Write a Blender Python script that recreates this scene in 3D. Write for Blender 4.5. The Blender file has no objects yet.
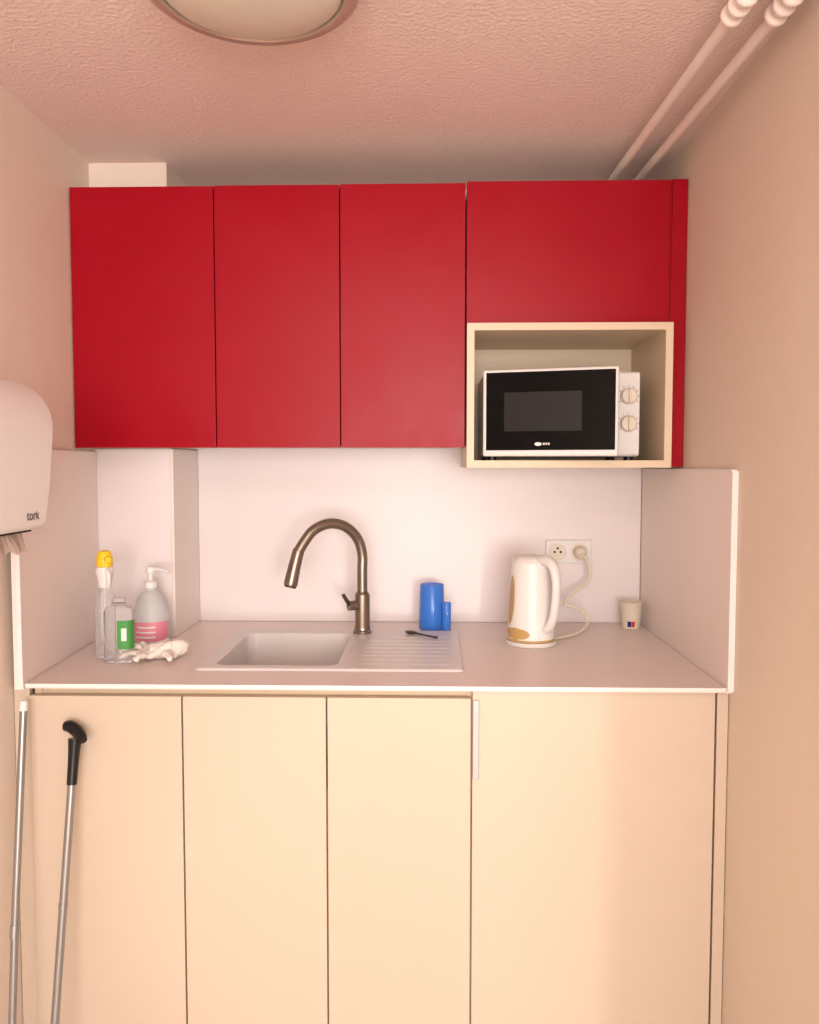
import bpy, bmesh, math, random
from mathutils import Vector, Matrix
random.seed(3)
S = bpy.context.scene
try:
    S.view_settings.view_transform = 'Standard'
    S.view_settings.look = 'None'
except Exception as e:
    print(e)

CH = 1.37   # camera height
def lin(c):
    c = c/255.0
    return c/12.92 if c <= 0.04045 else ((c+0.055)/1.055)**2.4
def rgb(r, g, b): return (lin(r), lin(g), lin(b), 1)

def mat(name, col, rough=0.5, metal=0.0, bump=0.0, bscale=50, var=0.0, vscale=3, trans=0.0, ior=1.45, coat=0.0, spec=None, alpha=1.0, rvar=0.0):
    m = bpy.data.materials.new(name); m.use_nodes = True
    nt = m.node_tree; p = nt.nodes['Principled BSDF']
    p.inputs['Base Color'].default_value = col
    p.inputs['Roughness'].default_value = rough
    p.inputs['Metallic'].default_value = metal
    p.inputs['Transmission Weight'].default_value = trans
    p.inputs['IOR'].default_value = ior
    p.inputs['Coat Weight'].default_value = coat
    p.inputs['Alpha'].default_value = alpha
    if spec is not None: p.inputs['Specular IOR Level'].default_value = spec
    tc = nt.nodes.new('ShaderNodeTexCoord')
    if bump > 0:
        n = nt.nodes.new('ShaderNodeTexNoise'); n.inputs['Scale'].default_value = bscale
        n.inputs['Detail'].default_value = 4
        b = nt.nodes.new('ShaderNodeBump'); b.inputs['Strength'].default_value = bump
        b.inputs['Distance'].default_value = 0.01
        nt.links.new(tc.outputs['Object'], n.inputs['Vector'])
        nt.links.new(n.outputs['Fac'], b.inputs['Height'])
        nt.links.new(b.outputs['Normal'], p.inputs['Normal'])
    if var > 0:
        n = nt.nodes.new('ShaderNodeTexNoise'); n.inputs['Scale'].default_value = vscale
        n.inputs['Detail'].default_value = 5
        mx = nt.nodes.new('ShaderNodeMix'); mx.data_type = 'RGBA'
        mx.inputs['A'].default_value = tuple(c*(1-var) for c in col[:3])+(1,)
        mx.inputs['B'].default_value = tuple(min(1, c*(1+var)) for c in col[:3])+(1,)
        nt.links.new(tc.outputs['Object'], n.inputs['Vector'])
        nt.links.new(n.outputs['Fac'], mx.inputs['Factor'])
        nt.links.new(mx.outputs['Result'], p.inputs['Base Color'])
    if rvar > 0:
        n = nt.nodes.new('ShaderNodeTexNoise'); n.inputs['Scale'].default_value = 5
        n.inputs['Detail'].default_value = 8; n.inputs['Roughness'].default_value = 0.65
        mr = nt.nodes.new('ShaderNodeMapRange'); mr.inputs['From Min'].default_value = 0.35; mr.inputs['From Max'].default_value = 0.7
        mr.inputs['To Min'].default_value = rough-rvar; mr.inputs['To Max'].default_value = rough+rvar
        nt.links.new(tc.outputs['Object'], n.inputs['Vector'])
        nt.links.new(n.outputs['Fac'], mr.inputs['Value'])
        nt.links.new(mr.outputs['Result'], p.inputs['Roughness'])
    return m

M = {}
M['wall_l'] = mat('wall_paint_pink', rgb(232, 215, 201), 0.7, bump=0.06, bscale=120, var=0.03)
M['wall_r'] = mat('wall_paint_tan', rgb(227, 210, 193), 0.7, bump=0.06, bscale=120, var=0.03)
M['ceil'] = mat('ceiling_textured', rgb(240, 217, 210), 0.85, bump=0.4, bscale=110, var=0.05)
M['floor'] = mat('floor_vinyl', rgb(196, 186, 176), 0.4, var=0.1, vscale=8)
M['splash'] = mat('splash_laminate', rgb(233, 223, 223), 0.35, var=0.01)
M['splash_s'] = mat('splash_laminate_side', rgb(238, 225, 218), 0.4, var=0.01)
M['counter'] = mat('counter_laminate', rgb(234, 219, 214), 0.38, var=0.04, vscale=90)
M['edge'] = mat('laminate_edge', rgb(236, 230, 226), 0.4)
M['beige'] = mat('beige_laminate', rgb(206, 188, 169), 0.42, var=0.02)
M['beige_in'] = mat('beige_inner', rgb(210, 188, 160), 0.5, var=0.02)
M['niche'] = mat('niche_beige', rgb(224, 203, 176), 0.45, var=0.02)
M['red'] = mat('red_lacquer', rgb(158, 5, 27), 0.34, var=0.07, vscale=5, spec=0.22, rvar=0.06)
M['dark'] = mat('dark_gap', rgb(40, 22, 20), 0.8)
M['white'] = mat('white_plastic', rgb(232, 228, 225), 0.35)
M['pull'] = mat('handle_strip', rgb(186, 182, 182), 0.3, metal=0.3)
M['cream'] = mat('cream_plastic', rgb(230, 218, 200), 0.4)
M['sink'] = mat('sink_composite', rgb(224, 218, 216), 0.35, var=0.08, vscale=300)
M['bronze'] = mat('brushed_steel_warm', rgb(142, 130, 118), 0.3, metal=0.9, bump=0.03, bscale=200)
M['bronze_d'] = mat('dark_steel', rgb(84, 72, 64), 0.35, metal=0.8)
M['black'] = mat('black_plastic', rgb(22, 20, 22), 0.3)
M['glassblk'] = mat('black_glass', rgb(5, 5, 6), 0.10, spec=0.1)
M['mesh'] = mat('microwave_window', rgb(34, 31, 30), 0.4, spec=0.2)
M['alu'] = mat('aluminium', rgb(160, 157, 156), 0.32, metal=0.7)
M['clear'] = mat('clear_plastic', (0.97, 0.97, 0.97, 1), 0.08, trans=0.9, ior=1.12)
M['milky'] = mat('milky_plastic', rgb(226, 228, 228), 0.25, trans=0.3, ior=1.3)
M['blue'] = mat('blue_translucent_plastic', rgb(62, 138, 238), 0.12, alpha=0.55)
M['green'] = mat('green_label', rgb(70, 150, 70), 0.5)
M['pink'] = mat('pink_label', rgb(226, 140, 158), 0.5)
M['yellow'] = mat('yellow_plastic', rgb(245, 205, 40), 0.4)
M['gold'] = mat('gold_translucent', rgb(190, 156, 98), 0.3)
M['paper'] = mat('paper_towel', rgb(196, 176, 166), 0.9, bump=0.3, bscale=80)
M['glove'] = mat('latex_glove', rgb(236, 226, 216), 0.6, bump=0.3, bscale=60)
M['lampglass'] = mat('frosted_glass', rgb(218, 214, 198), 0.3)
M['lamprim'] = mat('lamp_rim', rgb(196, 178, 166), 0.3, metal=0.35)
M['pipe'] = mat('pipe_paint', rgb(242, 228, 220), 0.4)
M['text'] = mat('print_grey', rgb(90, 80, 84), 0.6)
M['textred'] = mat('print_red', rgb(200, 40, 40), 0.6)
M['navy'] = mat('print_navy', rgb(40, 50, 110), 0.6)

def empty(name, loc):
    e = bpy.data.objects.new(name, None); e.location = loc
    e.empty_display_size = 0.05
    S.collection.objects.link(e); return e
def finish(o, m, parent=None, smooth=False):
    if isinstance(m, (list, tuple)):
        for x in m: o.data.materials.append(M[x])
    else: o.data.materials.append(M[m])
    if parent is not None:
        o.parent = parent
        o.matrix_parent_inverse = Matrix.Translation(-Vector(parent.location))
    if smooth:
        for p in o.data.polygons: p.use_smooth = True
    return o
def from_bm(name, bm, m, parent=None, smooth=False):
    bmesh.ops.recalc_face_normals(bm, faces=bm.faces)
    me = bpy.data.meshes.new(name); bm.to_mesh(me); bm.free()
    o = bpy.data.objects.new(name, me); S.collection.objects.link(o)
    return finish(o, m, parent, smooth)
def box(name, x0, x1, y0, y1, z0, z1, m, parent=None, bevel=0.0, seg=2):
    bm = bmesh.new(); bmesh.ops.create_cube(bm, size=1)
    for v in bm.verts:
        v.co = Vector(((x0+x1)/2+v.co.x*(x1-x0), (y0+y1)/2+v.co.y*(y1-y0), (z0+z1)/2+v.co.z*(z1-z0)))
    if bevel > 0:
        bmesh.ops.bevel(bm, geom=bm.edges[:], offset=bevel, segments=seg, affect='EDGES', profile=0.5)
    return from_bm(name, bm, m, parent, smooth=False)
def boxes(name, L, m, parent=None, bevel=0.0):
    bm = bmesh.new()
    for (x0, x1, y0, y1, z0, z1) in L:
        r = bmesh.ops.create_cube(bm, size=1)
        for v in r['verts']:
            v.co = Vector(((x0+x1)/2+v.co.x*(x1-x0), (y0+y1)/2+v.co.y*(y1-y0), (z0+z1)/2+v.co.z*(z1-z0)))
    if bevel > 0:
        bmesh.ops.bevel(bm, geom=bm.edges[:], offset=bevel, segments=2, affect='EDGES', profile=0.5)
    return from_bm(name, bm, m, parent)
def lathe(name, prof, loc, m, parent=None, seg=40, sx=1, sy=1, smooth=True, power=2.0):
    bm = bmesh.new(); rings = []
    for (r, z) in prof:
        if r < 1e-5:
            rings.append([bm.verts.new((loc[0], loc[1], loc[2]+z))]); continue
        ring = []
        for i in range(seg):
            a = 2*math.pi*i/seg; c, s = math.cos(a), math.sin(a)
            if power != 2.0:
                k = (abs(c)**power+abs(s)**power)**(-1/power); c *= k; s *= k
            ring.append(bm.verts.new((loc[0]+r*sx*c, loc[1]+r*sy*s, loc[2]+z)))
        rings.append(ring)
    for A, B in zip(rings, rings[1:]):
        if len(A) == 1 and len(B) == 1: continue
        for i in range(seg):
            j = (i+1) % seg
            if len(A) == 1: bm.faces.new((A[0], B[i], B[j]))
            elif len(B) == 1: bm.faces.new((A[i], A[j], B[0]))
            else: bm.faces.new((A[i], A[j], B[j], B[i]))
    o = from_bm(name, bm, m, parent, smooth)
    if smooth:
        mod = o.modifiers.new('es', 'EDGE_SPLIT'); mod.split_angle = math.radians(40)
    return o
def catmull(P, sub):
    out = []
    n = len(P)
    for i in range(n-1):
        p0 = P[max(i-1, 0)]; p1 = P[i]; p2 = P[i+1]; p3 = P[min(i+2, n-1)]
        for k in range(sub):
            t = k/sub
            out.append([0.5*((2*b)+(-a+c)*t+(2*a-5*b+4*c-d)*t*t+(-a+3*b-3*c+d)*t**3) for a, b, c, d in zip(p0, p1, p2, p3)])
    out.append(list(P[-1])); return out
def tube(name, pts, rad, m, parent=None, seg=16, sub=8, flat=1.0, up=None):
    if not isinstance(rad, (list, tuple)): rad = [rad]*len(pts)
    P = [list(p)+[r] for p, r in zip(pts, rad)]
    Q = catmull(P, sub) if sub > 1 else P
    pos = [Vector(q[:3]) for q in Q]; rr = [q[3] for q in Q]
    bm = bmesh.new(); rings = []
    nrm = None
    for i, p in enumerate(pos):
        t = (pos[min(i+1, len(pos)-1)]-pos[max(i-1, 0)]).normalized()
        if nrm is None:
            h = Vector(up) if up else (Vector((0, 0, 1)) if abs(t.z) < 0.9 else Vector((1, 0, 0)))
            nrm = (h-t*h.dot(t)).normalized()
        else:
            nrm = (nrm-t*nrm.dot(t)).normalized()
        b = t.cross(nrm)
        rings.append([bm.verts.new(p+rr[i]*(math.cos(2*math.pi*k/seg)*nrm+flat*math.sin(2*math.pi*k/seg)*b)) for k in range(seg)])
    for A, B in zip(rings, rings[1:]):
        for i in range(seg):
            j = (i+1) % seg; bm.faces.new((A[i], A[j], B[j], B[i]))
    bm.faces.new(rings[0]); bm.faces.new(rings[-1])
    o = from_bm(name, bm, m, parent, True)
    mod = o.modifiers.new('es', 'EDGE_SPLIT'); mod.split_angle = math.radians(50)
    return o
def extr(name, poly, axis, a0, a1, m, parent=None, bevel=0.0, smooth=False):
    bm = bmesh.new()
    def P(p, a):
        if axis == 'x': return (a, p[0], p[1])
        if axis == 'y': return (p[0], a, p[1])
        return (p[0], p[1], a)
    A = [bm.verts.new(P(p, a0)) for p in poly]; B = [bm.verts.new(P(p, a1)) for p in poly]
    n = len(poly); fa = bm.faces.new(A); fb = bm.faces.new(B)
    for i in range(n):
        j = (i+1) % n; bm.faces.new((A[i], A[j], B[j], B[i]))
    if bevel > 0:
        es = list(fa.edges)+list(fb.edges)
        bmesh.ops.bevel(bm, geom=es, offset=bevel, segments=4, affect='EDGES', profile=0.5)
    o = from_bm(name, bm, m, parent, smooth)
    if smooth:
        mod = o.modifiers.new('es', 'EDGE_SPLIT'); mod.split_angle = math.radians(35)
    return o
def rr(x0, x1, y0, y1, r, n=6):
    out = []
    for cx, cy, a0 in ((x1-r, y1-r, 0), (x0+r, y1-r, 90), (x0+r, y0+r, 180), (x1-r, y0+r, 270)):
        for k in range(n+1):
            a = math.radians(a0+90*k/n); out.append((cx+r*math.cos(a), cy+r*math.sin(a)))
    return out

# ---------------------------------------------------------------- room shell
WL, WR, WB, CZ = -0.91, 0.638, 2.45, 2.173
WF = -3.2       # wall behind the photographer
RE = 0.15       # the kitchenette's right wall ends here, room opens to the right
RX = 2.1
box('wall_left', WL-0.1, WL, WF, WB+0.1, 0, CZ, 'wall_l')
box('wall_right', WR, WR+0.1, RE, WB+0.1, 0, CZ, 'wall_r')
box('wall_back', WL, WR, WB, WB+0.1, 0, CZ, 'wall_l')
box('wall_return', WR+0.1, RX, RE, RE+0.1, 0, CZ, 'wall_l')
box('wall_far_right', RX, RX+0.1, WF, RE+0.1, 0, CZ, 'wall_l')
box('ceiling', WL-0.1, RX+0.1, WF-0.1, WB+0.1, CZ, CZ+0.1, 'ceil')
box('floor', WL-0.1, RX+0.1, WF-0.1, WB+0.1, -0.1, 0, 'floor')
w0, w1, wz0, wz1 = -0.75, 1.75, 0.5, 2.05
boxes('wall_front', [(WL-0.1, w0, WF-0.1, WF, 0, CZ), (w1, RX+0.1, WF-0.1, WF, 0, CZ),
                     (w0, w1, WF-0.1, WF, 0, wz0), (w0, w1, WF-0.1, WF, wz1, CZ)], 'wall_l')
w = empty('window_1', (0.5, WF-0.05, 1.2))
boxes('frame', [(w0, w0+0.05, WF-0.08, WF-0.02, wz0, wz1), (w1-0.05, w1, WF-0.08, WF-0.02, wz0, wz1),
                (w0+0.05, w1-0.05, WF-0.08, WF-0.02, wz0, wz0+0.05), (w0+0.05, w1-0.05, WF-0.08, WF-0.02, wz1-0.05, wz1),
                (0.48, 0.52, WF-0.08, WF-0.02, wz0+0.05, wz1-0.05)], 'white', w)
box('wall_pillar', WL, -0.702, 2.212, WB, 0, CZ, 'wall_l')

# splash panels
ZS = CH-0.012
ZL = CH+0.036
extr('trim_splash_left', [(-0.8915, 1.715), (-0.872, 1.715), (-0.902, 2.2), (-0.9095, 2.2)], 'z', 0.889, ZL, 'splash_s')
box('trim_splash_left_edge', -0.879, -0.8705, 1.709, 1.7145, 0.895, ZL, 'edge')
box('trim_splash_pillar', -0.908, -0.702, 2.203, 2.2115, 0.901, 1.413, 'splash')
box('trim_splash_pillar_side', -0.7015, -0.694, 2.203, 2.44, 0.901, 1.413, 'splash_s')
box('trim_splash_back', -0.6935, 0.624, 2.441, 2.4495, 0.901, 1.5, 'splash')
box('trim_splash_right', 0.626, 0.6375, 1.722, 2.44, 0.889, ZS, 'splash_s')
box('trim_splash_right_edge', 0.625, 0.6375, 1.712, 1.7215, 0.895, ZS, 'edge')
box('trim_splash_right_cap', 0.625, 0.6375, 1.722, 2.44, ZS, ZS+0.003, 'edge')

# ---------------------------------------------------------------- countertop
ct = empty('countertop', (-0.12, 2.08, 0.89))
hx0, hx1, hy0, hy1 = -0.512, -0.206, 1.862, 2.242
boxes('slab', [(-0.871, 0.6245, 1.722, hy0, 0.890, 0.90), (-0.871, 0.6245, hy1, 2.44, 0.890, 0.90),
               (-0.871, hx0, hy0, hy1, 0.890, 0.90), (hx1, 0.6245, hy0, hy1, 0.890, 0.90)], 'counter', ct)
extr('slab_side', [(-0.871, 1.73), (-0.871, 2.2), (-0.899, 2.2)], 'z', 0.890, 0.8999, 'counter', ct)
box('front_edge', -0.871, 0.6245, 1.7195, 1.722, 0.893, 0.9006, 'edge', ct)

# ---------------------------------------------------------------- base cabinet
bc = empty('base_cabinet', (-0.12, 2.0, 0.0))
Yc = 1.757
boxes('carcass', [(-0.868, -0.852, Yc, 2.2, 0.1, 0.885), (-0.232, -0.216, Yc, 2.43, 0.1, 0.66), (0.082, 0.098, Yc, 2.43, 0.1, 0.885),
                  (0.594, 0.61, Yc, 2.43, 0.1, 0.885), (-0.852, 0.594, Yc, 2.2, 0.1, 0.116), (-0.69, 0.594, 2.2, 2.43, 0.1, 0.116)], 'beige_in', bc)
box('top_rail', -0.852, 0.082, Yc+0.004, Yc+0.02, 0.80, 0.8885, 'beige_in', bc)
box('plinth', -0.868, 0.61, 1.80, 1.815, 0.0, 0.1, 'beige_in', bc)
g = 0.0018
xs = [-0.872, -0.5365, -0.2225, 0.090, 0.610]
for i in range(4):
    box('door_panel_%d' % (i+1), xs[i]+g, xs[i+1]-g, 1.736, 1.755, 0.12, 0.870 if i < 3 else 0.888, 'beige', bc, bevel=0.0012)
box('filler_left', -0.908, -0.874, 1.745, 1.76, 0.0, 0.886, 'beige', bc)
box('filler_right', 0.613, 0.636, 1.738, 1.755, 0.0, 0.888, 'beige', bc)
box('door_pull', 0.0925, 0.106, 1.7305, 1.7362, 0.695, 0.868, 'pull', bc, bevel=0.0016)

# ---------------------------------------------------------------- wall cabinet
wc = empty('wall_cabinet', (-0.12, 2.25, 1.41))
ZB, ZT = CH+0.046, CH+0.698
YF = 2.08
boxes('carcass', [(-0.906, -0.704, YF+0.02, 2.202, ZB+0.002, ZT-0.002), (-0.704, -0.693, YF+0.02, 2.202, ZB+0.002, ZT-0.002),
                  (-0.693, 0.088, YF+0.02, 2.44, ZB+0.002, ZT-0.002), (0.092, 0.60, YF+0.02, 2.44, CH+0.3545, ZT-0.002)], 'edge', wc)
xu = [-0.908, -0.543, -0.2265, 0.0885]
gu = 0.0013
for i in range(3):
    box('door_panel_%d' % (i+1), xu[i]+gu, xu[i+1]-gu, YF, YF+0.018, ZB-0.0015, ZT-0.001+0.001*i, 'red', wc, bevel=0.001)
boxes('gap_shade_strips', [(x-0.004, x+0.004, YF+0.0182, YF+0.0199, ZB+0.003, ZT-0.003) for x in xu[1:3]]+[(0.0815, 0.0875, YF+0.0182, YF+0.0199, ZB+0.003, ZT-0.003)], 'dark', wc)  # dark strips added behind the door gaps, standing in for their shade
box('flap_panel', 0.0895+gu, 0.593, YF, YF+0.018, CH+0.3535, ZT+0.005, 'red', wc, bevel=0.0012)
box('filler_panel', 0.5985+0.0005, 0.6365, YF+0.004, YF+0.03, CH-0.004, ZT+0.008, 'red', wc, bevel=0.001)
box('filler_panel_top', 0.5945, 0.5985, YF+0.006, YF+0.0195, CH+0.3535, ZT+0.005, 'red', wc)
# niche
nx0, nx1, nz0, nz1 = 0.0915, 0.5985, CH-0.006, CH+0.3515
t = 0.018
nyf = 2.055
boxes('niche_shell', [(nx0, nx0+t, nyf, 2.44, nz0, nz1), (nx1-t, nx1, nyf, 2.44, nz0, nz1),
                (nx0+t, nx1-t, nyf, 2.44, nz0, nz0+t), (nx0+t, nx1-t, nyf, 2.44, nz1-t, nz1)], 'niche', wc)
box('niche_back', nx0+t, nx1-t, 2.405, 2.415, nz0+t, nz1-t, 'niche', wc)
box('niche_socket_plate', 0.425, 0.50, 2.396, 2.4045, CH+0.215, CH+0.285, 'white', wc, bevel=0.003)

# ---------------------------------------------------------------- microwave
mw = empty('microwave_oven', (0.334, 2.2, CH+0.012))
mz0, mz1 = CH+0.022, CH+0.236
mx0, mx1 = 0.137, 0.531
box('body', mx0, mx1, 2.10, 2.375, mz0, mz1, 'white', mw, bevel=0.006)
for k, (fx, fy) in enumerate([(0.16, 2.13), (0.51, 2.13), (0.16, 2.34), (0.51, 2.34)]):
    lathe('foot_%d' % k, [(0, 0), (0.012, 0), (0.012, 0.0105), (0, 0.0105)], (fx, fy, CH+0.0122), 'black', mw, seg=16)
box('cavity_front', mx0+0.015, 0.452, 2.0975, 2.1015, mz0+0.012, mz1-0.012, 'mesh', mw)
kx = 0.501
box('control_panel', 0.468, mx1-0.002, 2.0955, 2.101, mz0+0.004, mz1-0.004, 'white', mw, bevel=0.002)
for k, kz in enumerate((mz0+0.152, mz0+0.083)):
    o = lathe('knob_%d' % k, [(0, 0), (0.0215, 0), (0.020, 0.012), (0.017, 0.015), (0, 0.016)], (0, 0, 0), 'cream', mw, seg=32)
    o.rotation_euler = (math.pi/2, 0, 0); o.location = (kx-0.001, 2.0955, kz)
    box('knob_grip_%d' % k, kx-0.004, kx+0.002, 2.072, 2.08, kz-0.017, kz+0.017, 'cream', mw, bevel=0.002)
    for q in range(9):
        a = math.radians(-30+q*30)
        cx, cz = kx+0.0265*math.cos(a)*0.95, kz+0.0265*math.sin(a)
        if cx < mx1-0.004: box('tick_%d_%d' % (k, q), cx-0.0011, cx+0.0011, 2.0948, 2.0957, cz-0.0011, cz+0.0011, 'text', mw)
DW = 0.331
def place(o):
    o.rotation_euler = (0, 0, math.radians(-16)); o.location = (mx0+0.001, 2.094, 0)
    return o
place(box('door_frame', 0.0, DW, -0.022, 0.0, mz0, mz1+0.001, 'white', mw, bevel=0.005))
place(box('door_glass', 0.009, DW-0.007, -0.0245, -0.021, mz0+0.015, mz1-0.006, 'glassblk', mw, bevel=0.0015))
place(box('door_window', 0.055, 0.245, -0.0252, -0.0243, mz0+0.062, mz0+0.158, 'mesh', mw))
place(extr('emblem', [(0.140+0.009*math.cos(a*math.pi/8), mz0+0.030+0.0045*math.sin(a*math.pi/8)) for a in range(16)], 'y', -0.0252, -0.0243, 'white', mw))
for q in range(3):
    place(box('emblem_dot_%d' % q, 0.152+q*0.006, 0.156+q*0.006, -0.0252, -0.0243, mz0+0.028, mz0+0.033, 'white', mw))

# ---------------------------------------------------------------- sink
sk = empty('kitchen_sink', (-0.24, 2.06, 0.90))
bm = bmesh.new()
N = 8
sx0, sx1, sy0, sy1 = -0.540, 0.078, 1.842, 2.285
bx0, bx1, by0, by1 = -0.502, -0.216, 1.874, 2.232
loops = [(rr(sx0, sx1, sy0, sy1, 0.012, N), 0.9004), (rr(sx0, sx1, sy0, sy1, 0.012, N), 0.9035), (rr(sx0+0.003, sx1-0.003, sy0+0.003, sy1-0.003, 0.012, N), 0.906),
         (rr(bx0-0.002, bx1+0.002, by0-0.002, by1+0.002, 0.03, N), 0.906), (rr(bx0, bx1, by0, by1, 0.03, N), 0.903),
         (rr(bx0+0.008, bx1-0.008, by0+0.008, by1-0.008, 0.035, N), 0.77), (rr(bx0+0.03, bx1-0.03, by0+0.03, by1-0.03, 0.04, N), 0.745)]
prev = None
for L, z in loops:
    vs = [bm.verts.new((x, y, z)) for x, y in L]
    if prev:
        for i in range(len(vs)):
            j = (i+1) % len(vs); bm.faces.new((prev[i], prev[j], vs[j], vs[i]))
    prev = vs
bm.faces.new(prev)
o = from_bm('basin', bm, 'sink', sk)
for k in range(8):
    yy = 1.89+k*0.042
    box('drain_ridge_%d' % k, -0.165 if k < 7 else -0.11, 0.045, yy, yy+0.005, 0.9055, 0.9065, 'sink', sk, bevel=0.0004)
boxes('drainer_lip', [(-0.200, -0.197, 1.862, 2.19, 0.9055, 0.9072), (0.0615, 0.0645, 1.862, 2.265, 0.9055, 0.9072)], 'sink', sk)
lathe('drain', [(0.0, 0.0), (0.03, 0.0), (0.034, 0.003), (0.038, 0.0)], (-0.36, 2.06, 0.7455), 'alu', sk)

# ---------------------------------------------------------------- faucet
fa = empty('kitchen_faucet', (-0.186, 2.255, 0.906))
fx, fy = -0.187, 2.25
lathe('base_body', [(0, 0), (0.026, 0), (0.026, 0.006), (0.0225, 0.008), (0.0225, 0.018), (0.021, 0.02), (0.021, 0.105), (0.019, 0.11), (0.0155, 0.114), (0, 0.114)], (fx, fy, 0.9065), 'bronze', fa)
gp = [(fx, fy, 1.015), (fx, fy, 1.08), (fx+0.000, fy, 1.125), (fx-0.012, fy-0.008, 1.168), (fx-0.042, fy-0.028, 1.202), (fx-0.083, fy-0.05, 1.213),
      (fx-0.123, fy-0.072, 1.197), (fx-0.148, fy-0.085, 1.165), (fx-0.161, fy-0.092, 1.142)]
tube('gooseneck', gp, 0.0142, 'bronze', fa, seg=20)
tube('spray_head', [(fx-0.160, fy-0.0915, 1.146), (fx-0.163, fy-0.093, 1.137), (fx-0.172, fy-0.098, 1.10), (fx-0.180, fy-0.102, 1.062), (fx-0.182, fy-0.103, 1.052)],
     [0.0152, 0.016, 0.017, 0.0185, 0.0178], 'bronze', fa, seg=20)
tube('spray_rim', [(fx-0.1818, fy-0.1029, 1.053), (fx-0.1832, fy-0.1036, 1.047)], [0.0165, 0.0155], 'bronze_d', fa, sub=1)
tube('lever_hub', [(fx-0.014, fy-0.012, 0.985), (fx-0.036, fy-0.025, 0.985)], 0.0135, 'bronze', fa, sub=1)
tube('lever', [(fx-0.030, fy-0.022, 0.985), (fx-0.040, fy-0.03, 1.0), (fx-0.050, fy-0.035, 1.018)], [0.007, 0.0055, 0.005], 'bronze_d', fa, sub=4)

# ---------------------------------------------------------------- spray bottle
sb = empty('spray_bottle', (-0.795, 1.975, 0.90))
bx, by = -0.795, 1.975
lathe('bottle', [(0, 0.001), (0.023, 0.001), (0.0255, 0.005), (0.0255, 0.125), (0.023, 0.15), (0.013, 0.17), (0.012, 0.18), (0.0105, 0.18), (0.0115, 0.168), (0.0215, 0.148), (0.024, 0.124), (0.024, 0.006), (0, 0.004)], (bx, by, 0.90), 'clear', sb)
lathe('collar', [(0, 0.172), (0.015, 0.172), (0.0165, 0.178), (0.0165, 0.19), (0.019, 0.198), (0.022, 0.21), (0.020, 0.222), (0, 0.222)], (bx, by, 0.90), 'white', sb)
lathe('yellow_head', [(0, 0.2225), (0.018, 0.2225), (0.0195, 0.228), (0.019, 0.248), (0.014, 0.260), (0, 0.264)], (bx, by, 0.90), 'yellow', sb, seg=28)
tube('nozzle', [(bx+0.010, by-0.012, 1.142), (bx+0.018, by-0.024, 1.142)], [0.008, 0.007], 'yellow', sb, sub=1)
tube('trigger', [(bx+0.008, by-0.012, 1.118), (bx+0.018, by-0.024, 1.110), (bx+0.020, by-0.026, 1.090), (bx+0.016, by-0.024, 1.075)], [0.006, 0.005, 0.005, 0.0035], 'white', sb, sub=5)
tube('dip_tube', [(bx, by, 0.91), (bx, by, 1.07)], 0.002, 'white', sb, sub=1, seg=8)

# ---------------------------------------------------------------- sanitizer bottle
gb = empty('sanitizer_bottle', (-0.738, 1.925, 0.90))
bx, by = -0.742, 1.922
lathe('bottle', [(0, 0.001), (0.026, 0.001), (0.0285, 0.004), (0.0285, 0.122), (0.025, 0.132), (0.014, 0.137), (0.013, 0.142), (0, 0.142)], (bx, by, 0.90), 'clear', gb, sx=1.2, sy=0.75, power=3.0)
lathe('cap', [(0, 0.142), (0.0155, 0.142), (0.0155, 0.152), (0.014, 0.154), (0, 0.154)], (bx, by, 0.90), 'clear', gb)
def patch(name, cx, cy, z0, z1, rf, a0, a1, m, parent, sx=1, sy=1, power=2.0, lens=False, n=12, nz=10, off=0.0008):
    bm = bmesh.new(); rows = []
    for iz in range(nz+1):
        tz = iz/nz; z = z0+(z1-z0)*tz
        k = math.sqrt(max(0.0, 1-(2*tz-1)**2)) if lens else 1.0
        mid = (a0+a1)/2; hw = (a1-a0)/2*max(k, 0.02)
        row = []
        for i in range(n+1):
            a = math.radians(mid-hw+2*hw*i/n); c, s = math.cos(a), math.sin(a)
            q = (abs(c)**power+abs(s)**power)**(-1/power); r = rf(z)+off
            row.append(bm.verts.new((cx+r*sx*c*q, cy+r*sy*s*q, z)))
        rows.append(row)
    for A, B in zip(rows, rows[1:]):
        for i in range(n): bm.faces.new((A[i], A[i+1], B[i+1], B[i]))
    return from_bm(name, bm, m, parent, True)
patch('label', bx, by, 0.935, 1.003, lambda z: 0.0285, -85, 10, 'green', gb, sx=1.2, sy=0.75, power=3.0)
patch('label_print', bx, by, 0.955, 0.985, lambda z: 0.0293, -70, -52, 'white', gb, sx=1.2, sy=0.75, power=3.0)

# ---------------------------------------------------------------- soap pump bottle
pb = empty('soap_dispenser_bottle', (-0.732, 2.12, 0.90))
bx, by = -0.732, 2.12
lathe('bottle', [(0, 0.001), (0.043, 0.001), (0.046, 0.006), (0.046, 0.075), (0.043, 0.095), (0.036, 0.115), (0.024, 0.135), (0.014, 0.143), (0.013, 0.15), (0, 0.15)], (bx, by, 0.90), 'milky', pb)
patch('label', bx, by, 0.915, 0.965, lambda z: 0.046, -170, -10, 'pink', pb, n=30)
for k in range(3):
    patch('label_text_%d' % k, bx, by, 0.924+k*0.013, 0.928+k*0.013, lambda z: 0.0465, -130+5*k, -60, 'white', pb)
lathe('pump_collar', [(0, 0.15), (0.016, 0.15), (0.016, 0.165), (0.012, 0.168), (0.006, 0.169), (0.005, 0.19), (0, 0.19)], (bx, by, 0.90), 'white', pb)
lathe('pump_head', [(0, 0.188), (0.012, 0.188), (0.013, 0.196), (0.011, 0.204), (0, 0.205)], (bx, by, 0.90), 'white', pb)
tube('pump_nozzle', [(bx, by, 1.098), (bx+0.035, by-0.012, 1.098), (bx+0.056, by-0.018, 1.090)], [0.006, 0.0048, 0.0036], 'white', pb)

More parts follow.
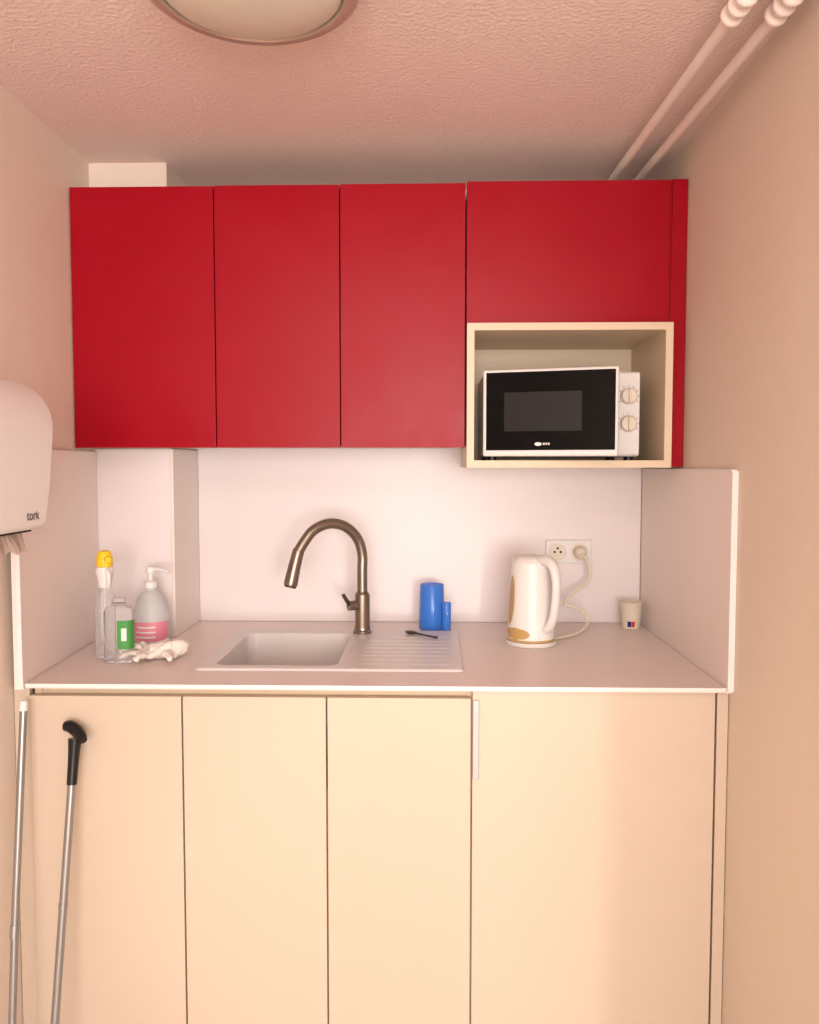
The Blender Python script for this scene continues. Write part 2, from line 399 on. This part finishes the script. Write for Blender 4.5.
# ---------------------------------------------------------------- rubber glove
def glove():
    z0 = 0.9
    cx, cy = -0.655, 1.952
    k = 1.2
    V = [((0.056, 0.026, 0.024), 0.022), ((0.030, 0.014, 0.023), 0.023), ((0.002, 0.0, 0.019), 0.022), ((-0.018, -0.006, 0.017), 0.019)]
    E = [(0, 1), (1, 2), (2, 3)]
    F = [[(-0.028, 0.020, 0.014), (-0.050, 0.034, 0.024), (-0.068, 0.026, 0.012)],
         [(-0.036, 0.006, 0.018), (-0.060, 0.010, 0.028), (-0.080, -0.002, 0.012)],
         [(-0.032, -0.014, 0.014), (-0.054, -0.026, 0.020), (-0.070, -0.040, 0.009)],
         [(-0.012, -0.026, 0.012), (-0.026, -0.044, 0.018), (-0.030, -0.060, 0.009)]]
    for f in F:
        p = 3
        for i, q in enumerate(f):
            V.append((q, (0.0080, 0.0074, 0.0064)[i])); E.append((p, len(V)-1)); p = len(V)-1
    p = 1
    for i, q in enumerate([(0.026, -0.014, 0.016), (0.022, -0.034, 0.020), (0.038, -0.050, 0.009)]):
        V.append((q, (0.0095, 0.008, 0.0068)[i])); E.append((p, len(V)-1)); p = len(V)-1
    me = bpy.data.meshes.new('tmp')
    me.from_pydata([(cx+v[0][0]*k, cy+v[0][1]*k, z0+v[0][2]*k) for v in V], E, [])
    o = bpy.data.objects.new('tmp', me); S.collection.objects.link(o)
    sm = o.modifiers.new('s', 'SKIN')
    for i, v in enumerate(V):
        o.data.skin_vertices[0].data[i].radius = (v[1]*k, v[1]*0.8*k)
    o.data.skin_vertices[0].data[2].use_root = True
    ss = o.modifiers.new('ss', 'SUBSURF'); ss.levels = 3; ss.render_levels = 3
    dg = bpy.context.evaluated_depsgraph_get()
    m2 = bpy.data.meshes.new_from_object(o.evaluated_get(dg))
    bpy.data.objects.remove(o)
    from mathutils import noise
    for v in m2.vertices:
        n = noise.noise(v.co*60)*0.004+noise.noise(v.co*170)*0.002
        v.co += v.normal*n
        if v.co.z < z0+0.0006: v.co.z = z0+0.0006
    g2 = bpy.data.objects.new('rubber_glove', m2); S.collection.objects.link(g2)
    finish(g2, 'glove', None, True)
    return g2
glove()

# ---------------------------------------------------------------- blue tumbler and small cup beside it
bmug = empty('plastic_tumbler', (0.006, 2.335, 0.90))
bx, by = 0.006, 2.335
lathe('cup', [(0, 0.001), (0.036, 0.001), (0.038, 0.006), (0.0365, 0.05), (0.0345, 0.128), (0.0335, 0.130), (0.0325, 0.128), (0.0345, 0.05), (0.036, 0.008), (0, 0.005)], (bx, by, 0.90), 'blue', bmug)
sc = empty('plastic_measuring_cup', (0.048, 2.30, 0.90))
lathe('cup', [(0, 0.001), (0.011, 0.001), (0.0125, 0.004), (0.0135, 0.082), (0.0125, 0.084), (0.0115, 0.082), (0.0105, 0.006), (0, 0.005)], (0.047, 2.296, 0.90), 'blue', sc, seg=28)

# spoon
sp = empty('teaspoon', (-0.01, 2.20, 0.908))
d = Vector((0.070, -0.070, 0)); p0 = Vector((-0.055, 2.235, 0.9118))
tube('handle', [p0+d*0.25, p0+d*0.6, p0+d*1.05], [0.0028, 0.0022, 0.0032], 'bronze_d', sp, flat=1.4)
bm = bmesh.new(); bmesh.ops.create_uvsphere(bm, u_segments=20, v_segments=10, radius=1)
for v in bm.verts:
    v.co = Vector((v.co.x*0.021, v.co.y*0.0125, v.co.z*0.0045))
bm.transform(Matrix.Translation(p0+d*0.05)@Matrix.Rotation(math.radians(-45), 4, 'Z'))
from_bm('bowl', bm, 'bronze_d', sp, True)

# ---------------------------------------------------------------- kettle
kt = empty('electric_kettle', (0.262, 2.14, 0.90))
kx, ky = 0.267, 2.15
def kr(z):
    z -= 0.90
    P = [(0.018, 0.062), (0.05, 0.0615), (0.10, 0.058), (0.16, 0.0545), (0.205, 0.053), (0.225, 0.048)]
    if z <= P[0][0]: return P[0][1]
    for (a, r1), (b, r2) in zip(P, P[1:]):
        if z <= b: return r1+(r2-r1)*(z-a)/(b-a)
    return P[-1][1]
lathe('power_base', [(0, 0.001), (0.066, 0.001), (0.0675, 0.004), (0.066, 0.012), (0, 0.013)], (kx, ky, 0.90), 'white', kt)
lathe('base_band', [(0.060, 0.012), (0.0635, 0.013), (0.0635, 0.018), (0.062, 0.019)], (kx, ky, 0.90), 'gold', kt)
lathe('body', [(0, 0.016), (0.062, 0.018), (0.0615, 0.05), (0.058, 0.10), (0.0545, 0.16), (0.053, 0.205), (0.051, 0.217), (0.048, 0.2195), (0.047, 0.2225), (0.040, 0.230), (0.025, 0.2345), (0, 0.236)], (kx, ky, 0.90), 'white', kt, seg=56)
patch('water_window', kx, ky, 0.955, 1.085, kr, -175, -146, 'gold', kt, lens=True, nz=16)
patch('base_accent', kx, ky, 0.919, 0.95, kr, -178, -100, 'gold', kt, n=24, lens=True)
hd = Vector((0.52, -0.854, 0)); kc = Vector((kx, ky, 0))
def kp(r, z): return kc+hd*r+Vector((0, 0, 0.9+z))
tube('handle', [kp(0.030, 0.222), kp(0.062, 0.226), kp(0.088, 0.212), (kp(0.100, 0.175)), kp(0.098, 0.13), kp(0.090, 0.085), kp(0.072, 0.055), kp(0.05, 0.047)],
     [0.014, 0.014, 0.0120, 0.0102, 0.0098, 0.0100, 0.0115, 0.013], 'white', kt, flat=1.2, seg=20)
sd = -hd
tube('spout', [kc+sd*0.030+Vector((0, 0, 1.095)), kc+sd*0.056+Vector((0, 0, 1.11)), kc+sd*0.070+Vector((0, 0, 1.122))], [0.022, 0.018, 0.012], 'white', kt)

# ---------------------------------------------------------------- wall socket + plug + cord
so = empty('double_wall_socket', (0.41, 2.44, CH-0.253))
zc = CH-0.257
box('plate', 0.343, 0.48, 2.433, 2.4408, zc-0.034, zc+0.036, 'white', so, bevel=0.003)
for k, sx_ in enumerate((0.379, 0.443)):
    o = lathe('ring_%d' % k, [(0.026, 0.0), (0.026, 0.003), (0.0225, 0.003), (0.021, -0.004), (0, -0.004)], (0, 0, 0), 'cream', so, seg=36)
    o.rotation_euler = (math.pi/2, 0, 0); o.location = (sx_, 2.4335, zc)
    o = lathe('well_%d' % k, [(0, 0), (0.0205, 0), (0.0205, 0.0006), (0, 0.0006)], (0, 0, 0), 'cream', so, seg=32)
    o.rotation_euler = (math.pi/2, 0, 0); o.location = (sx_, 2.4329, zc)
for q in ((0.370, zc), (0.388, zc), (0.379, zc+0.011)):
    o = lathe('pin_hole', [(0, 0), (0.0034, 0), (0.0034, 0.0012), (0, 0.0012)], (0, 0, 0), 'dark', so, seg=12)
    o.rotation_euler = (math.pi/2, 0, 0); o.location = (q[0], 2.4326, q[1])
tube('plug', [(0.443, 2.4295, zc), (0.443, 2.40, zc), (0.445, 2.392, zc-0.004)], [0.019, 0.017, 0.009], 'cream', kt)
tube('cable', [(0.446, 2.396, zc-0.004), (0.458, 2.380, zc-0.02), (0.463, 2.372, zc-0.055), (0.452, 2.365, zc-0.085), (0.425, 2.355, zc-0.102), (0.395, 2.34, zc-0.122),
               (0.385, 2.33, zc-0.142), (0.41, 2.325, zc-0.146), (0.438, 2.315, zc-0.162), (0.444, 2.30, zc-0.188), (0.430, 2.28, 0.914), (0.40, 2.245, 0.9060), (0.36, 2.21, 0.9048), (0.325, 2.185, 0.906)],
     0.0044, 'cream', kt, seg=10)

# paper cup
pcup = empty('paper_cup', (0.578, 2.36, 0.90))
lathe('cup', [(0, 0.003), (0.0235, 0.003), (0.0245, 0.001), (0.032, 0.075), (0.0335, 0.0765), (0.032, 0.0785), (0.0305, 0.077), (0.0235, 0.006), (0, 0.006)], (0.580, 2.36, 0.90), 'cream', pcup)
pr = lambda z: 0.0245+(z-0.901)*0.1
patch('print_blue', 0.580, 2.36, 0.908, 0.924, pr, -125, -100, 'navy', pcup)
patch('print_red', 0.580, 2.36, 0.908, 0.924, pr, -98, -80, 'textred', pcup)

# ---------------------------------------------------------------- paper towel dispenser (left wall)
td = empty('paper_towel_dispenser', (WL, 1.35, CH))
def arc(cx, cz, r, a0, a1, n=8, rz=None):
    rz = rz or r
    return [(cx+r*math.cos(math.radians(a0+(a1-a0)*k/n)), cz+rz*math.sin(math.radians(a0+(a1-a0)*k/n))) for k in range(n+1)]
prof = [(WL+0.001, CH-0.118), (WL+0.001, CH+0.153)]
prof += arc(-0.775, CH+0.068, 0.078, 90, 0, 12, 0.085)
prof += [(-0.700, CH+0.03), (-0.706, CH-0.04), (-0.714, CH-0.095)]
prof += arc(-0.726, CH-0.105, 0.012, 0, -90, 5)
extr('cover', prof, 'y', 1.17, 1.505, 'white', td, bevel=0.012, smooth=True)
bm = bmesh.new(); nn = 24; A = []; B = []
for i in range(nn+1):
    y = 1.20+0.28*i/nn
    A.append(bm.verts.new((-0.750, y, CH-0.117)))
    B.append(bm.verts.new((-0.738+0.006*math.sin(i*1.3), y, CH-0.158+(0.006 if i % 2 else 0)+0.004*math.sin(i*0.5))))
for i in range(nn): bm.faces.new((A[i], A[i+1], B[i+1], B[i]))
from_bm('paper_tail', bm, 'paper', td)
box('dispensing_slot', -0.79, -0.73, 1.20, 1.48, CH-0.121, CH-0.1165, 'dark', td)
tcv = bpy.data.curves.new('logo', 'FONT'); tcv.body = 'tork'; tcv.size = 0.026; tcv.extrude = 0.0003
to = bpy.data.objects.new('logo', tcv); S.collection.objects.link(to)
tcv.materials.append(M['text']); to.parent = td; to.matrix_parent_inverse = Matrix.Translation(-Vector(td.location))
to.location = (-0.7125, 1.43, CH-0.098); to.rotation_euler = (math.radians(90), math.radians(0), math.radians(90))

# ---------------------------------------------------------------- leaning poles
mh = empty('mop_handle', (-0.852, 1.56, 0.0))
tube('pole', [(-0.846, 1.555, 0.002), (-0.854, 1.62, 0.44), (-0.862, 1.695, 0.862)], 0.0078, 'alu', mh, sub=1)
tube('joint', [(-0.8532, 1.612, 0.40), (-0.8537, 1.617, 0.425)], 0.0088, 'alu', mh, sub=1)
tube('end_cap', [(-0.8619, 1.692, 0.850), (-0.862, 1.695, 0.870)], [0.0088, 0.0078], 'white', mh, sub=1)
cr = empty('walking_cane', (-0.77, 1.6, 0.0))
a = Vector((-0.778, 1.575, 0.0)); b = Vector((-0.757, 1.704, 0.795))
def cp(t): return a+(b-a)*t
tube('shaft', [cp(0.01), cp(0.5), cp(0.9)], 0.0085, 'alu', cr, sub=1)
tube('tip', [cp(0.0), cp(0.03)], [0.013, 0.0105], 'black', cr, sub=1)
tube('ring', [cp(0.56), cp(0.572)], 0.0095, 'alu', cr, sub=1)
tube('sleeve', [cp(0.872), cp(0.94), cp(0.99)], [0.0105, 0.0115, 0.014], 'black', cr)
tube('grip', [b+Vector((-0.024, 0.008, 0.016)), b+Vector((-0.012, 0.005, 0.016)), b+Vector((0.004, 0, 0.008)), b+Vector((0.018, -0.012, 0.000)), b+Vector((0.026, -0.02, -0.006))],
     [0.011, 0.013, 0.0135, 0.0115, 0.008], 'black', cr)

# ---------------------------------------------------------------- ceiling light
cl = empty('ceiling_light', (-0.288, 1.33, CZ))
LX, LY = -0.286, 1.337
lathe('rim', [(0, -0.001), (0.168, -0.001), (0.176, -0.012), (0.178, -0.035), (0.174, -0.048), (0.164, -0.056), (0.150, -0.057), (0.146, -0.048), (0, -0.048)], (LX, LY, CZ), 'lamprim', cl, seg=72)
lathe('glass_dome', [(0.145, -0.052), (0.136, -0.060), (0.118, -0.067), (0.09, -0.073), (0.06, -0.077), (0.03, -0.0785), (0, -0.079)], (LX, LY, CZ), 'lampglass', cl, seg=72)

# ---------------------------------------------------------------- ceiling pipes
pp = empty('heating_pipes', (0.54, 1.2, CH+0.76))
pz = CH+0.762
for k, (xa, xb) in enumerate(((0.512, 0.486), (0.586, 0.556))):
    def px(y): return xa+(xb-xa)*(y-1.43)/(2.235-1.43)
    tube('pipe_%d' % k, [(px(0.2), 0.2, pz), (px(2.44), 2.44, pz)], 0.0105, 'pipe', pp, sub=1, seg=20)
    for y in (1.39, 1.42, 1.45):
        tube('collar_%d_%d' % (k, int(y*100)), [(px(y)-0.0, y-0.010, pz), (px(y), y-0.004, pz), (px(y), y+0.004, pz), (px(y), y+0.010, pz)], [0.0125, 0.019, 0.019, 0.0125], 'pipe', pp, seg=20)
    tube('hanger_%d' % k, [(px(1.42), 1.42, pz+0.01), (px(1.42), 1.42, CZ-0.001)], 0.006, 'pipe', pp, sub=1)

# ---------------------------------------------------------------- lights
def area(name, loc, rot, sx, sy, e, col):
    l = bpy.data.lights.new(name, 'AREA'); l.shape = 'RECTANGLE'; l.size = sx; l.size_y = sy; l.energy = e; l.color = col
    o = bpy.data.objects.new(name, l); o.location = loc; o.rotation_euler = rot; S.collection.objects.link(o); return o
area('window_daylight', (0.5, WF+0.02, (wz0+wz1)/2), (math.radians(90), 0, 0), 2.3, 1.45, 158, (1.0, 0.97, 0.93))
area('overhead_fill', (-0.15, 0.25, CZ-0.03), (math.radians(18), 0, 0), 1.1, 0.7, 11, (1.0, 0.95, 0.90))  # unseen overhead fill, added to brighten counter and side panels
sl = bpy.data.lights.new('low_sun_spot', 'SPOT'); sl.energy = 190; sl.color = (1.0, 0.87, 0.70)
sl.spot_size = math.radians(19); sl.spot_blend = 0.7; sl.shadow_soft_size = 0.07
so_ = bpy.data.objects.new('low_sun_spot', sl); so_.location = (1.16, WF+0.1, 0.75); S.collection.objects.link(so_)
so_.rotation_euler = (Vector((0.08, 1.735, 0.42))-so_.location).to_track_quat('-Z', 'Y').to_euler()
wd = bpy.data.worlds.new('world'); S.world = wd; wd.use_nodes = True
wd.node_tree.nodes['Background'].inputs[0].default_value = (1.0, 0.96, 0.93, 1)
wd.node_tree.nodes['Background'].inputs[1].default_value = 0.6

# ---------------------------------------------------------------- camera
cam = bpy.data.cameras.new('camera'); co = bpy.data.objects.new('camera', cam); S.collection.objects.link(co)
cam.sensor_fit = 'HORIZONTAL'; cam.sensor_width = 36; cam.lens = 36*820/819
cam.clip_start = 0.05
co.location = (0, 0, CH)
co.rotation_euler = (math.radians(90)-0.057, 0, 0.025)
S.camera = co
